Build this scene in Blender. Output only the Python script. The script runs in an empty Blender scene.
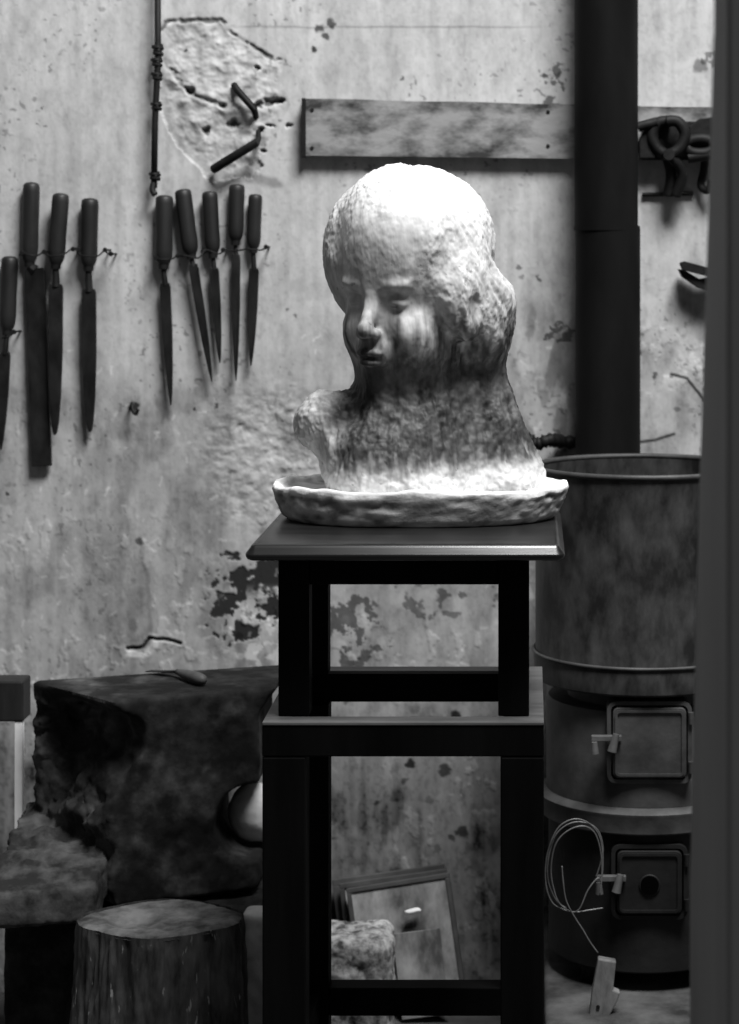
import bpy, bmesh, math, random
import numpy as np
from mathutils import Vector, Matrix
random.seed(7)
PI = math.pi
scn = bpy.context.scene
COL = scn.collection
F, PX, PY, ZC = 2200.0, 530.0, 240.0, 1.20      # focal length in px, principal point, camera height

def P(u, v, Y):
    return Vector(((u-PX)*Y/F, Y, ZC-(v-PY)*Y/F))

# ------------------------------------------------------------------ noise
_rng = np.random.RandomState(11)
_TAB = _rng.rand(65536).astype(np.float32)
def vnoise(x, y, z, seed=0):
    xi = np.floor(x).astype(np.int64); yi = np.floor(y).astype(np.int64); zi = np.floor(z).astype(np.int64)
    fx = (x-xi); fy = (y-yi); fz = (z-zi)
    fx = fx*fx*(3-2*fx); fy = fy*fy*(3-2*fy); fz = fz*fz*(3-2*fz)
    def h(a, b, c):
        n = (a*73856093) ^ (b*19349663) ^ (c*83492791) ^ (seed*2654435 + 977)
        n = (n ^ (n >> 13)) * 1274126177
        return _TAB[(n ^ (n >> 16)) & 65535]
    r = 0
    for dx in (0, 1):
        for dy in (0, 1):
            for dz in (0, 1):
                w = (fx if dx else 1-fx)*(fy if dy else 1-fy)*(fz if dz else 1-fz)
                r = r + w*h(xi+dx, yi+dy, zi+dz)
    return r*2-1
def fbm(x, y, z, oct=4, seed=0, gain=0.5):
    r = 0; a = 1.0; s = 0
    for o in range(oct):
        r = r + a*vnoise(x, y, z, seed+o*17); s += a
        x = x*2.03; y = y*2.03; z = z*2.03; a *= gain
    return r/s
def sst(a, b, x):
    t = np.clip((x-a)/(b-a), 0, 1); return t*t*(3-2*t)

# ------------------------------------------------------------------ materials
def mat(name, lo, hi=None, rough=0.8, scale=20, stretch=(1,1,1), bump=0.0, bscale=None, spec=0.5, metal=0.0,
        contrast=(0.35, 0.65), attr=None, speck=None):
    hi = lo if hi is None else hi
    m = bpy.data.materials.new(name); m.use_nodes = True
    nt = m.node_tree; N = nt.nodes; L = nt.links
    b = N['Principled BSDF']
    b.inputs['Roughness'].default_value = rough
    b.inputs['Metallic'].default_value = metal
    b.inputs['Specular IOR Level'].default_value = spec
    tc = N.new('ShaderNodeTexCoord')
    mp = N.new('ShaderNodeMapping'); mp.inputs['Scale'].default_value = stretch
    L.new(tc.outputs['Object'], mp.inputs['Vector'])
    nz = N.new('ShaderNodeTexNoise'); nz.inputs['Scale'].default_value = scale
    nz.inputs['Detail'].default_value = 8; nz.inputs['Roughness'].default_value = 0.62
    L.new(mp.outputs[0], nz.inputs['Vector'])
    cr = N.new('ShaderNodeValToRGB')
    cr.color_ramp.elements[0].position = contrast[0]; cr.color_ramp.elements[1].position = contrast[1]
    cr.color_ramp.elements[0].color = (lo, lo, lo, 1); cr.color_ramp.elements[1].color = (hi, hi, hi, 1)
    L.new(nz.outputs['Fac'], cr.inputs['Fac'])
    out = cr.outputs['Color']
    if speck:
        n2 = N.new('ShaderNodeTexNoise'); n2.inputs['Scale'].default_value = speck[0]; n2.inputs['Detail'].default_value = 3
        L.new(mp.outputs[0], n2.inputs['Vector'])
        r2 = N.new('ShaderNodeValToRGB')
        r2.color_ramp.elements[0].position = speck[1]; r2.color_ramp.elements[1].position = speck[1]+0.06
        L.new(n2.outputs['Fac'], r2.inputs['Fac'])
        mx = N.new('ShaderNodeMix'); mx.data_type = 'RGBA'
        L.new(r2.outputs['Color'], mx.inputs[0]); L.new(out, mx.inputs[6])
        mx.inputs[7].default_value = (speck[2],)*3 + (1,)
        out = mx.outputs[2]
    if attr:
        at = N.new('ShaderNodeAttribute'); at.attribute_name = attr
        mx = N.new('ShaderNodeMix'); mx.data_type = 'RGBA'; mx.blend_type = 'MULTIPLY'; mx.inputs[0].default_value = 1
        L.new(at.outputs['Color'], mx.inputs[6]); L.new(out, mx.inputs[7]); out = mx.outputs[2]
    L.new(out, b.inputs['Base Color'])
    if bump:
        nb = N.new('ShaderNodeTexNoise'); nb.inputs['Scale'].default_value = bscale or scale*3
        nb.inputs['Detail'].default_value = 6
        L.new(mp.outputs[0], nb.inputs['Vector'])
        bp = N.new('ShaderNodeBump'); bp.inputs['Strength'].default_value = bump; bp.inputs['Distance'].default_value = 0.004
        L.new(nb.outputs['Fac'], bp.inputs['Height']); L.new(bp.outputs[0], b.inputs['Normal'])
    return m

M_wall   = mat('wall_plaster', .86, 1.0, .95, 60, (1,1,.6), .12, 160, .1, attr='tone')
M_floor  = mat('floor_earth', .04, .10, .9, 9, (1,1,1), .4, 50, .2)
M_bust   = mat('aged_plaster', .62, .80, .62, 14, (3,3,.8), .12, 90, .35, contrast=(.3,.6), attr='tone')
M_base   = mat('white_plaster', .60, .95, .8, 26, (1,1,1), .35, 90, .3, attr='tone')
M_stand  = mat('dark_stained_wood', .0015, .004, .6, 22, (1,1,.12), .03, 60, .05)
M_top    = mat('dark_waxed_wood', .004, .014, .30, 18, (.15,1.6,1.6), .04, 60, .55)
M_ledge  = mat('lit_wood_edge', .05, .14, .5, 30, (.2,1,1), .1, 60, .4)  # rail tops paler than the frame: light from above painted in
M_handle = mat('tool_handle_wood', .008, .02, .5, 30, (1,1,.2), .05, 60, .35)
M_steel  = mat('tool_steel', .006, .018, .5, 40, (1,1,.5), .1, 200, .2, .1)
M_iron   = mat('black_iron', .005, .012, .6, 30, (1,1,1), .25, 80, .2, .1)
M_pipe   = mat('stovepipe_sheet', .004, .008, .6, 10, (1,1,.3), .05, 40, .06, 0)
M_drum   = mat('stained_sheet_metal', .009, .06, .5, 26, (1.2,1.2,.6), .12, 50, .35, .1, contrast=(.38,.72))
M_stove  = mat('stove_cast_iron', .03, .075, .55, 16, (1,1,1), .2, 60, .4, .2)
M_stove_dark = mat('darker_cast_iron', .006, .014, .6, 16, (1,1,1), .2, 60, .3, .1)  # darker iron for the lower firebox, its door and the feet
M_plank  = mat('weathered_plank', .03, .25, .8, 20, (.7,1,1.3), .25, 60, .2, contrast=(.38,.6))
M_stone  = mat('dark_stone', .016, .10, .85, 18, (1,1,1), .6, 45, .2, contrast=(.45,.72), attr='tone')
M_bark   = mat('stump_bark', .02, .10, .9, 30, (1.5,1.5,.4), .8, 40, .2, speck=(85,.66,.3))
M_cut    = mat('stump_cut_wood', .03, .20, .85, 22, (1,1,1), .3, 50, .2)
M_post   = mat('grey_painted_timber', .22, .30, .7, 5, (1,1,.2), .05, 40, .2)
M_board  = mat('panel_board', .08, .42, .8, 22, (1,1,.5), .2, 50, .2, contrast=(.35,.68))
M_frame  = mat('frame_wood', .04, .085, .6, 20, (1,1,1), .1, 50, .3)
M_lump   = mat('rough_stone', .05, .48, .9, 60, (1,1,1), .8, 60, .2, contrast=(.36,.64))
M_pale   = mat('pale_stone', .45, .7, .85, 16, (1,1,1), .4, 50, .2)
M_white  = mat('white_painted_wood', .8, .9, .7, 16, (1,1,1), .1, 50, .2)
M_wire   = mat('tarnished_wire', .09, .16, .45, 40, (1,1,1), 0, None, .5, .3)
M_scrap  = mat('scrap_wood', .05, .22, .8, 30, (1,1,.4), .3, 60, .2)
M_hearth = mat('hearth_stone', .02, .11, .9, 12, (1,1,1), .5, 50, .2, contrast=(.35,.7))
M_latch  = mat('worn_latch_iron', .07, .14, .5, 30, (1,1,1), .1, 60, .4, .2)

# ------------------------------------------------------------------ mesh helpers
def link(name, me, m, parent=None, smooth=False):
    o = bpy.data.objects.new(name, me); COL.objects.link(o)
    if m and not me.materials: me.materials.append(m)
    if smooth:
        me.polygons.foreach_set('use_smooth', np.ones(len(me.polygons), dtype=bool))
    if parent:
        o.parent = parent
        o.matrix_parent_inverse = Matrix.Translation(-parent.location)
    return o
def obj(name, bm, m, parent=None, smooth=False, sharp=None):
    bmesh.ops.recalc_face_normals(bm, faces=bm.faces[:])
    me = bpy.data.meshes.new(name); bm.to_mesh(me); bm.free()
    o = link(name, me, m, parent, smooth)
    if smooth and sharp:
        me.set_sharp_from_angle(angle=math.radians(sharp))
    return o
def tag(o, label, cat, group=None):
    o['label'] = label; o['category'] = cat
    if group: o['group'] = group
    return o
def struct(o, label=None):
    o['kind'] = 'structure'
    if label: o['label'] = label
    return o
def thing(name, loc, label, cat, group=None):
    o = bpy.data.objects.new(name, None); COL.objects.link(o); o.location = loc
    o.empty_display_size = .03
    return tag(o, label, cat, group)

def add_box(bm, x0, x1, y0, y1, z0, z1, bev=0.0, seg=2):
    t = bmesh.new()
    bmesh.ops.create_cube(t, size=1)
    bmesh.ops.scale(t, vec=(x1-x0, y1-y0, z1-z0), verts=t.verts)
    bmesh.ops.translate(t, vec=((x0+x1)/2, (y0+y1)/2, (z0+z1)/2), verts=t.verts)
    if bev: bmesh.ops.bevel(t, geom=t.edges[:], offset=bev, segments=seg, affect='EDGES', profile=.5)
    me = bpy.data.meshes.new('t'); t.to_mesh(me); t.free(); bm.from_mesh(me); bpy.data.meshes.remove(me)
    return bm
def box(*a, **k): return add_box(bmesh.new(), *a, **k)

def frame_axes(d):
    d = d.normalized(); r = Vector((0,1,0)) if abs(d.y) < .9 else Vector((1,0,0))
    a = d.cross(r).normalized(); b = d.cross(a).normalized()
    return a, b
def add_tube(bm, pts, rad, n=10, cap=True):
    pts = [Vector(p) for p in pts]
    if not hasattr(rad, '__len__'): rad = [rad]*len(pts)
    rings = []; a = None
    for i, p in enumerate(pts):
        d = (pts[min(i+1, len(pts)-1)]-pts[max(i-1, 0)]).normalized()
        if a is None: a, b = frame_axes(d)
        else:
            a = (a - d*a.dot(d)).normalized(); b = d.cross(a)
        rings.append([bm.verts.new(p + (a*math.cos(2*PI*k/n)+b*math.sin(2*PI*k/n))*rad[i]) for k in range(n)])
    for i in range(len(rings)-1):
        for k in range(n):
            bm.faces.new((rings[i][k], rings[i][(k+1)%n], rings[i+1][(k+1)%n], rings[i+1][k]))
    if cap:
        bm.faces.new(rings[0][::-1]); bm.faces.new(rings[-1])
    return bm
def tube(*a, **k): return add_tube(bmesh.new(), *a, **k)
def smooth_path(pts, n=8):
    pts = [Vector(p) for p in pts]; out = []
    for i in range(len(pts)-1):
        p0 = pts[max(i-1,0)]; p1 = pts[i]; p2 = pts[i+1]; p3 = pts[min(i+2, len(pts)-1)]
        for k in range(n):
            t = k/n
            out.append(.5*((2*p1)+(p2-p0)*t+(2*p0-5*p1+4*p2-p3)*t*t+(3*p1-p0-3*p2+p3)*t**3))
    out.append(pts[-1]); return out
def lathe(prof, cx, cy, n=64, closed=False):
    """prof: list of (r, z)"""
    bm = bmesh.new(); rings = []
    for r, z in prof:
        rings.append([bm.verts.new((cx+r*math.cos(2*PI*k/n), cy+r*math.sin(2*PI*k/n), z)) for k in range(n)])
    m = len(rings)
    for i in range(m if closed else m-1):
        A = rings[i]; B = rings[(i+1) % m]
        for k in range(n): bm.faces.new((A[k], A[(k+1)%n], B[(k+1)%n], B[k]))
    if not closed:
        for ring, (r, z) in ((rings[0], prof[0]), (rings[-1], prof[-1])):
            if r > 1e-4: bm.faces.new(ring)
    return bm
def prism(outline, y0, y1, bev=0.0):
    """outline: (x,z) list, extruded from y0 to y1"""
    bm = bmesh.new()
    a = [bm.verts.new((x, y0, z)) for x, z in outline]; b = [bm.verts.new((x, y1, z)) for x, z in outline]
    n = len(a)
    bm.faces.new(a); bm.faces.new(b[::-1])
    for i in range(n): bm.faces.new((a[i], b[i], b[(i+1)%n], a[(i+1)%n]))
    bmesh.ops.recalc_face_normals(bm, faces=bm.faces[:])
    if bev: bmesh.ops.bevel(bm, geom=[e for e in bm.edges], offset=bev, segments=2, affect='EDGES', profile=.5)
    return bm
def rrect(cx, cz, w, h, r, n=6):
    out = []
    for sx, sz, a0 in ((1,1,0), (-1,1,90), (-1,-1,180), (1,-1,270)):
        for k in range(n+1):
            a = math.radians(a0+90*k/n)
            out.append((cx+sx*(w/2-r)+r*math.cos(a), cz+sz*(h/2-r)+r*math.sin(a)))
    return out
def ring_prism(outer, inner, y0, y1):
    bm = bmesh.new(); n = len(outer)
    V = [[bm.verts.new((x, y, z)) for x, z in o] for o, y in ((outer,y0),(inner,y0),(inner,y1),(outer,y1))]
    for j in range(4):
        A = V[j]; B = V[(j+1)%4]
        for i in range(n): bm.faces.new((A[i], A[(i+1)%n], B[(i+1)%n], B[i]))
    return bm

# ------------------------------------------------------------------ SDF sculpting (surface nets)
class Field:
    def __init__(s, lo, hi, h):
        s.h = h; s.lo = np.array(lo, dtype=np.float32)
        s.ax = [np.arange(lo[i], hi[i]+h, h, dtype=np.float32) for i in range(3)]
        s.shape = tuple(len(a) for a in s.ax)
        s.F = np.full(s.shape, 1.0, dtype=np.float32)
    def window(s, c, R):
        sl = []
        for i in range(3):
            a = int(max(0, math.floor((c[i]-R-s.lo[i])/s.h))); b = int(min(s.shape[i], math.ceil((c[i]+R-s.lo[i])/s.h)+1))
            sl.append(slice(a, max(a, b)))
        return tuple(sl)
    def pts(s, sl):
        return np.meshgrid(s.ax[0][sl[0]], s.ax[1][sl[1]], s.ax[2][sl[2]], indexing='ij', copy=False)
    def ell(s, c, r, R3=None, k=0.01, op='add'):
        """c world centre, r radii, R3 3x3 rotation (columns = local axes in world)"""
        c = np.array(c, dtype=np.float32)
        sl = s.window(c, max(r)+4*k+4*s.h) if op != 'add' else s.window(c, max(r)*1.5+4*k+.02)
        X, Y, Z = s.pts(sl); X = X-c[0]; Y = Y-c[1]; Z = Z-c[2]
        if R3 is not None:
            x = R3[0][0]*X+R3[1][0]*Y+R3[2][0]*Z
            y = R3[0][1]*X+R3[1][1]*Y+R3[2][1]*Z
            z = R3[0][2]*X+R3[1][2]*Y+R3[2][2]*Z
        else: x, y, z = X, Y, Z
        k0 = np.sqrt((x/r[0])**2+(y/r[1])**2+(z/r[2])**2)
        k1 = np.sqrt((x/r[0]**2)**2+(y/r[1]**2)**2+(z/r[2]**2)**2)+1e-6
        s.comb(sl, k0*(k0-1)/k1, k, op)
    def comb(s, sl, d, k, op):
        A = s.F[sl]
        if op == 'add':
            h = np.clip(.5+.5*(A-d)/k, 0, 1); s.F[sl] = A*(1-h)+d*h-k*h*(1-h)
        else:
            d = -d; h = np.clip(.5-.5*(A-d)/k, 0, 1); s.F[sl] = A*(1-h)+d*h+k*h*(1-h)
    def cap(s, a, b, ra, rb, k=0.01, op='add'):
        a = np.array(a, dtype=np.float32); b = np.array(b, dtype=np.float32)
        c = (a+b)/2; R = float(np.linalg.norm(b-a))/2+max(ra, rb)+4*k+4*s.h + (.02 if op == 'add' else 0)
        sl = s.window(c, R); X, Y, Z = s.pts(sl)
        ab = b-a; t = ((X-a[0])*ab[0]+(Y-a[1])*ab[1]+(Z-a[2])*ab[2])/float(ab@ab); t = np.clip(t, 0, 1)
        d = np.sqrt((X-a[0]-t*ab[0])**2+(Y-a[1]-t*ab[1])**2+(Z-a[2]-t*ab[2])**2)-(ra+(rb-ra)*t)
        s.comb(sl, d, k, op)
    def mesh(s, name, noise=None, relax=2):
        Fv = s.F; ins = Fv < 0
        nx, ny, nz = s.shape
        idx = -np.ones((nx-1, ny-1, nz-1), dtype=np.int64)
        cnt = np.zeros(idx.shape, dtype=np.int8)
        for dx in (0,1):
            for dy in (0,1):
                for dz in (0,1): cnt += ins[dx:nx-1+dx, dy:ny-1+dy, dz:nz-1+dz]
        act = (cnt > 0) & (cnt < 8)
        ci = np.argwhere(act); idx[act] = np.arange(len(ci))
        acc = np.zeros((len(ci), 3)); w = np.zeros(len(ci))
        corners = [(0,0,0),(1,0,0),(0,1,0),(1,1,0),(0,0,1),(1,0,1),(0,1,1),(1,1,1)]
        for a, b in ((0,1),(2,3),(4,5),(6,7),(0,2),(1,3),(4,6),(5,7),(0,4),(1,5),(2,6),(3,7)):
            A = np.array(corners[a]); B = np.array(corners[b])
            fa = Fv[tuple((ci+A).T)]; fb = Fv[tuple((ci+B).T)]
            m = (fa < 0) != (fb < 0)
            t = np.where(m, fa/np.where(m, fa-fb, 1), 0)
            p = A + (B-A)*t[:, None]
            acc[m] += p[m]; w[m] += 1
        V = (ci + acc/w[:, None])*s.h + s.lo
        quads = []
        for axis in range(3):
            sl0 = [slice(None)]*3; sl1 = [slice(None)]*3
            sl0[axis] = slice(0, -1); sl1[axis] = slice(1, None)
            a = ins[tuple(sl0)]; b = ins[tuple(sl1)]
            cr = np.argwhere(a != b); flip = a[a != b]
            o1, o2 = [(1,2),(2,0),(0,1)][axis]
            ok = (cr[:, o1] > 0) & (cr[:, o2] > 0) & (cr[:, o1] < s.shape[o1]-1) & (cr[:, o2] < s.shape[o2]-1)
            cr = cr[ok]; flip = flip[ok]
            def at(d1, d2):
                q = cr.copy(); q[:, o1] -= d1; q[:, o2] -= d2; return idx[tuple(q.T)]
            q = np.stack([at(1,1), at(0,1), at(0,0), at(1,0)], 1)
            q[~flip] = q[~flip][:, ::-1]
            quads.append(q)
        Q = np.concatenate(quads); Q = Q[(Q >= 0).all(1)]
        for _ in range(relax):
            S = np.zeros_like(V); c = np.zeros(len(V))
            for i in range(4):
                np.add.at(S, Q[:, i], V[Q[:, (i+1) % 4]]); np.add.at(c, Q[:, i], 1)
            V = .5*V + .5*S/np.maximum(c, 1)[:, None]
        if noise:
            def nrm():
                fn = np.cross(V[Q[:,2]]-V[Q[:,0]], V[Q[:,3]]-V[Q[:,1]]); n = np.zeros_like(V)
                for i in range(4): np.add.at(n, Q[:, i], fn)
                return n/(np.linalg.norm(n, axis=1)[:, None]+1e-9)
            Nn = nrm(); V = V + Nn*noise(V, Nn)[:, None]
        return make_mesh(name, V, Q), V, Q
def make_mesh(name, V, Q):
    me = bpy.data.meshes.new(name)
    me.vertices.add(len(V)); me.vertices.foreach_set('co', np.ascontiguousarray(V, dtype=np.float32).ravel())
    me.loops.add(Q.size); me.loops.foreach_set('vertex_index', Q.ravel().astype(np.int32))
    me.polygons.add(len(Q)); me.polygons.foreach_set('loop_start', np.arange(0, Q.size, 4, dtype=np.int32))
    me.polygons.foreach_set('loop_total', np.full(len(Q), 4, dtype=np.int32))
    me.update(calc_edges=True); me.validate()
    return me
def set_tone(me, t):
    at = me.color_attributes.new('tone', 'FLOAT_COLOR', 'POINT')
    t = np.clip(t, 0, 1).astype(np.float32)
    at.data.foreach_set('color', np.stack([t, t, t, np.ones_like(t)], 1).ravel())

# ------------------------------------------------------------------ WALL
WY = 3.50
def polydist(U, V, pts):
    d = np.full(U.shape, 1e9)
    for (x0, y0), (x1, y1) in zip(pts[:-1], pts[1:]):
        dx, dy = x1-x0, y1-y0; t = np.clip(((U-x0)*dx+(V-y0)*dy)/(dx*dx+dy*dy), 0, 1)
        d = np.minimum(d, np.hypot(U-x0-t*dx, V-y0-t*dy))
    return d
def inpoly(U, V, pts):
    c = np.zeros(U.shape, bool); n = len(pts)
    for i in range(n):
        x0, y0 = pts[i]; x1, y1 = pts[(i+1) % n]
        if y0 == y1: continue
        c ^= ((y0 > V) != (y1 > V)) & (U < (x1-x0)*(V-y0)/(y1-y0)+x0)
    return c
def build_wall():
    us = np.concatenate([np.linspace(-420, -30, 60, endpoint=False), np.arange(-30, 770, 1.25), np.linspace(771, 1150, 60)])
    vs = np.concatenate([np.linspace(-560, -10, 60, endpoint=False), np.arange(-10, 995, 1.25), [ (ZC*F/WY)+PY ]])
    U, V = np.meshgrid(us, vs, indexing='ij')
    # positions along the wall are in wall millimetres/1.59; noise is looked up in the same units
    z0 = np.zeros_like(U)
    n_big = fbm(U/90, V/120, z0, 4, 1); n_mid = fbm(U/26, V/34, z0, 4, 2); n_fine = fbm(U/7, V/8, z0, 4, 3)
    streak = fbm(U/7, V/150, z0, 4, 4); streak2 = fbm(U/22, V/260, z0+3, 3, 5)
    wu = U+6*fbm(U/14, V/14, z0, 4, 60); wv = V+6*fbm(U/14, V/14, z0+9, 4, 61)
    wu2 = U+3.2*fbm(U/4.5, V/4.5, z0, 3, 62); wv2 = V+3.2*fbm(U/4.5, V/4.5, z0+7, 3, 63)
    brk = sst(-.35, .1, fbm(U/9, V/9, z0, 3, 64))
    T = .56 + .08*n_big + .05*n_mid + .08*streak + .05*streak2 + .03*n_fine
    T -= .07*sst(.0, .4, fbm(U/11, V/24, z0, 5, 50)) + .05*sst(.1,.4,fbm(U/3.2, V/4, z0, 3, 51))
    H = .0007*n_big + .0002*n_mid                     # relief toward the room
    # worn zone: the lower coat is scraped and greyer
    edge = 330+45*n_big+30*n_mid - 60*sst(480, 560, U) + 40*sst(160, 80, U)
    worn = sst(-20, 40, V-edge)
    T -= worn*(.05+.13*sst(-.1, .35, fbm(U/30, V/45, z0, 5, 8)))
    flake = sst(.12, .2, fbm(U/9, V/16, z0, 4, 9))*sst(-.1, .3, fbm(U/60, V/60, z0, 3, 10))
    T += worn*flake*.07; H += worn*flake*.0010
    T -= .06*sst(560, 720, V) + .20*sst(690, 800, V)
    # coarse patch beside the bust on the left
    rough = sst(90, 30, np.hypot((wu-262)/1.0, (wv-455)/1.1))
    T += rough*.10*sst(-.05, .2, fbm(U/8, V/7, z0, 4, 12)) - rough*.08*sst(.05,.25, fbm(U/10, V/6, z0, 4, 13)); H += rough*.0022*fbm(U/8, V/6, z0, 4, 14)
    # bits of dark exposed ground
    def blob(cx, cy, rx, ry, thr, s, dark, seed):
        m = sst(1.25, .55, np.hypot((wu-cx)/rx, (wv-cy)/ry))
        nn = fbm(U/s, V/s, z0, 4, seed)
        mk = sst(thr, thr+.10, nn+1.1*m-.9)*(m > 0)
        return mk
    mk = blob(245, 595, 55, 52, .02, 12, 0, 21)
    T = T*(1-mk)+.035*mk; H -= mk*.0015
    mk = sst(.02, .12, fbm(U/10, V/9, z0, 4, 22))*sst(50, 25, np.abs(V-632))*sst(215, 235, U)*sst(300, 280, U)
    T = T+(.78-T)*mk*.7
    mk = blob(352, 632, 42, 52, .16, 8, 0, 23); T = T*(1-mk*.8)+.05*mk*.8
    mk = blob(440, 600, 90, 30, .42, 11, 0, 24); T *= 1-.6*mk
    # dark mottled zones near the pipe
    T *= 1-.42*sst(.0, .15, fbm(U/20, V/50, z0, 4, 25)+.12)*sst(505, 535, U)*sst(290, 330, V)*sst(600, 560, U)
    mk = blob(678, 128, 52, 16, .0, 9, 0, 26)*1.0; T = T*(1-mk*.8)+.06*mk*.8
    mk = blob(552, 95, 14, 40, .15, 9, 0, 27); T *= 1-.7*mk
    mk = blob(712, 60, 20, 10, .1, 6, 0, 28); T *= 1-.6*mk
    mk = blob(560, 332, 26, 12, .3, 6, 0, 29); T *= 1-.7*mk
    # specks
    for (x, y, r, d) in [(320,28,5,.8),(331,24,5,.8),(325,36,4,.8),(313,50,3.5,.9),(186,50,2,.8),(42,108,2,.7),(36,124,1.6,.7),(46,126,1.4,.7),
                         (403,79,2,.7),(497,166,0,.7),(478,211,2.5,.7),(519,268,3,.6),(521,278,3,.5),(539,279,3,.7),(288,310,2,.6),(297,316,2,.6),
                         (7,493,2.6,.8),(133,407,6,.9),(195,409,2.5,.9),(216,406,3,.8),(410,764,5,.9),(444,771,7,.8),(404,781,4,.7),(462,832,7,.8),
                         (452,837,4,.7),(437,848,5,.5),(377,802,3,.8),(455,716,6,.9),(140,541,4,.7),(240,636,4,.9),(655,376,3,.7),(700,66,8,.6),
                         (677,410,3,.5),(345,700,4,.6),(385,830,5,.4),(430,800,4,.4)]:
        if r: T *= 1-d*sst(r*1.15, r*.7, np.hypot(wu2-x, wv2-y))
    spk = sst(.52, .58, fbm(U/5, V/5, z0, 2, 33))*sst(-.1, .4, n_big); T *= 1-.5*spk
    # scratches
    jit = fbm(U/3, V/3, z0, 2, 65)
    for i in range(110):
        x = random.uniform(20, 560); y = random.uniform(330, 700); a = random.uniform(-1.6, .3); l = random.uniform(2, 8)
        i0, i1 = np.searchsorted(us, (x-13, x+13)); j0, j1 = np.searchsorted(vs, (y-13, y+13)); w_ = (slice(i0, i1), slice(j0, j1))
        d = polydist(U[w_], V[w_], [(x, y), (x+l*math.cos(a), y+l*math.sin(a))])
        T[w_] += .15*sst(1.8, .6, d+jit[w_])
    # repair patch, upper left: a hollow refilled with coarse plaster
    patch = [(161,22),(190,17),(224,20),(250,40),(283,62),(287,105),(268,145),(252,178),(214,182),(190,160),(170,140),(160,110)]
    m = inpoly(wu, wv, patch).astype(float)
    pn = fbm(U/13, V/11, z0, 5, 41); pn2 = fbm(U/5, V/6, z0, 4, 42)
    ed = sst(0, 12, polydist(wu, wv, patch+patch[:1]))
    H += m*ed*(.0045*pn+.0012*pn2); T += m*(-.01+.16*pn+.12*pn2)
    low = m*sst(8, 25, (wv-60)-(wu-165)*.62); H -= low*.004; T -= low*.05
    g = sst(2.8, .8, polydist(wu*.5+wu2*.5, wv*.5+wv2*.5, [(162,30),(166,22),(223,20),(233,34),(256,50),(283,62)]))*brk; H -= g*.003; T *= 1-.72*g
    g = sst(3.6, .6, polydist(wu*.5+wu2*.5, wv*.5+wv2*.5, [(165,60),(180,80),(190,92),(210,102),(232,108)]))*brk; H -= g*.003; T *= 1-.55*g
    for (x, y, r) in [(189,90,6),(233,124,7),(222,106,4),(206,131,4),(268,103,6),(276,102,5),(281,101,4),(258,104,4),(262,128,3),(270,126,3),(289,125,3),(257,68,3),(262,150,3)]:
        g = sst(r*1.3, r*.5, np.hypot(wu2-x, (wv2-y)*1.4)); H -= g*.008; T *= 1-.8*g
    g = sst(9, 2, polydist(wu, wv, [(250,178),(276,184)])); T *= 1-.45*g
    # long seam, hairline cracks
    g = sst(1.6, .5, np.abs(V-27-1.5*n_mid))*sst(230, 250, U)*sst(560, 500, U); T *= 1-.3*g
    g = sst(2.4, .8, polydist(wu*.4+U*.6, wv*.4+V*.6, [(128,650),(143,646),(150,638),(165,641),(180,643)])); T *= 1-.9*g; H -= g*.004
    g = sst(5, 2, polydist(wu*.6+U*.4, wv*.6+V*.4, [(130,655),(145,654),(155,645)])); T += (.85-T)*g*.8
    g = sst(3, 1, polydist(wu*.5+U*.5, wv*.5+V*.5, [(140,541),(146,575),(150,600),(151,650)])); T *= 1-.22*g
    g = sst(2.2, .8, polydist(wu*.3+U*.7, V, [(672,374),(688,378),(704,401)])); T *= 1-.85*g
    g = sst(2.2, .8, polydist(wu*.3+U*.7, V, [(640,442),(656,440),(673,434)])); T *= 1-.85*g
    g = sst(7, 2, polydist(wu, wv, [(240,640),(241,668)])); T *= 1-.4*g
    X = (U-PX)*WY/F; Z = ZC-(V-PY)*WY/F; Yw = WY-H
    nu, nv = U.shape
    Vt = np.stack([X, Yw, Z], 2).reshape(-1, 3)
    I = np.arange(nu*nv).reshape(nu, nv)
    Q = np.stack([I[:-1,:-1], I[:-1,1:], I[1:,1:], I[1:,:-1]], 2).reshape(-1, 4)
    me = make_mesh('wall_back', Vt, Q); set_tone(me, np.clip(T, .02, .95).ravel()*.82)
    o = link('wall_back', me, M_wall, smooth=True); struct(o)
build_wall()
floor = obj('floor', box(-1.5, 1.1, 1.2, 3.5, -.05, 0), M_floor); struct(floor)

# timber jamb close to the camera on the right
YF = 1.5
xj = (727-PX)*YF/F
bm = bmesh.new()
def jamb_sec(z, back_u):
    yb = YF*(727-PX)/(back_u-PX); yb = min(yb, 1.85)
    return [(xj, YF, z), (xj+.09, YF, z), (xj+.09, yb, z), (xj, yb, z)]
sec = [[bm.verts.new(p) for p in jamb_sec(z, bu)] for z, bu in ((0, 684), (.66, 686), (1.0, 699), (1.36, 714), (2.3, 714))]
for A, B in zip(sec[:-1], sec[1:]):
    for i in range(4): bm.faces.new((A[i], A[(i+1)%4], B[(i+1)%4], B[i]))
bm.faces.new(sec[0]); bm.faces.new(sec[-1])
bmesh.ops.recalc_face_normals(bm, faces=bm.faces[:])
bmesh.ops.bevel(bm, geom=bm.edges[:], offset=.003, segments=2, affect='EDGES')
o = obj('timber_post', bm, M_post); tag(o, 'tall grey timber post close to the camera along the right edge', 'post')

# ------------------------------------------------------------------ SCULPTOR'S STAND
def xz(u, Y): return (u-PX)*Y/F
st = thing('modelling_stand', (-.146, 2.69, 0), 'tall dark wooden two-tier modelling stand carrying the plaster bust', 'stand')
ZT = .8534; ZR = .6457
X0, X1 = -.308, .016; Yf, Yb = 2.53, 2.86
LW = .05
for lx in (X0, X1-LW):
    for ly in (Yf, Yb-.045):
        obj('leg', box(lx, lx+LW, ly, ly+.045, 0, ZR-.0405, bev=.002), M_stand, st)
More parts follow.
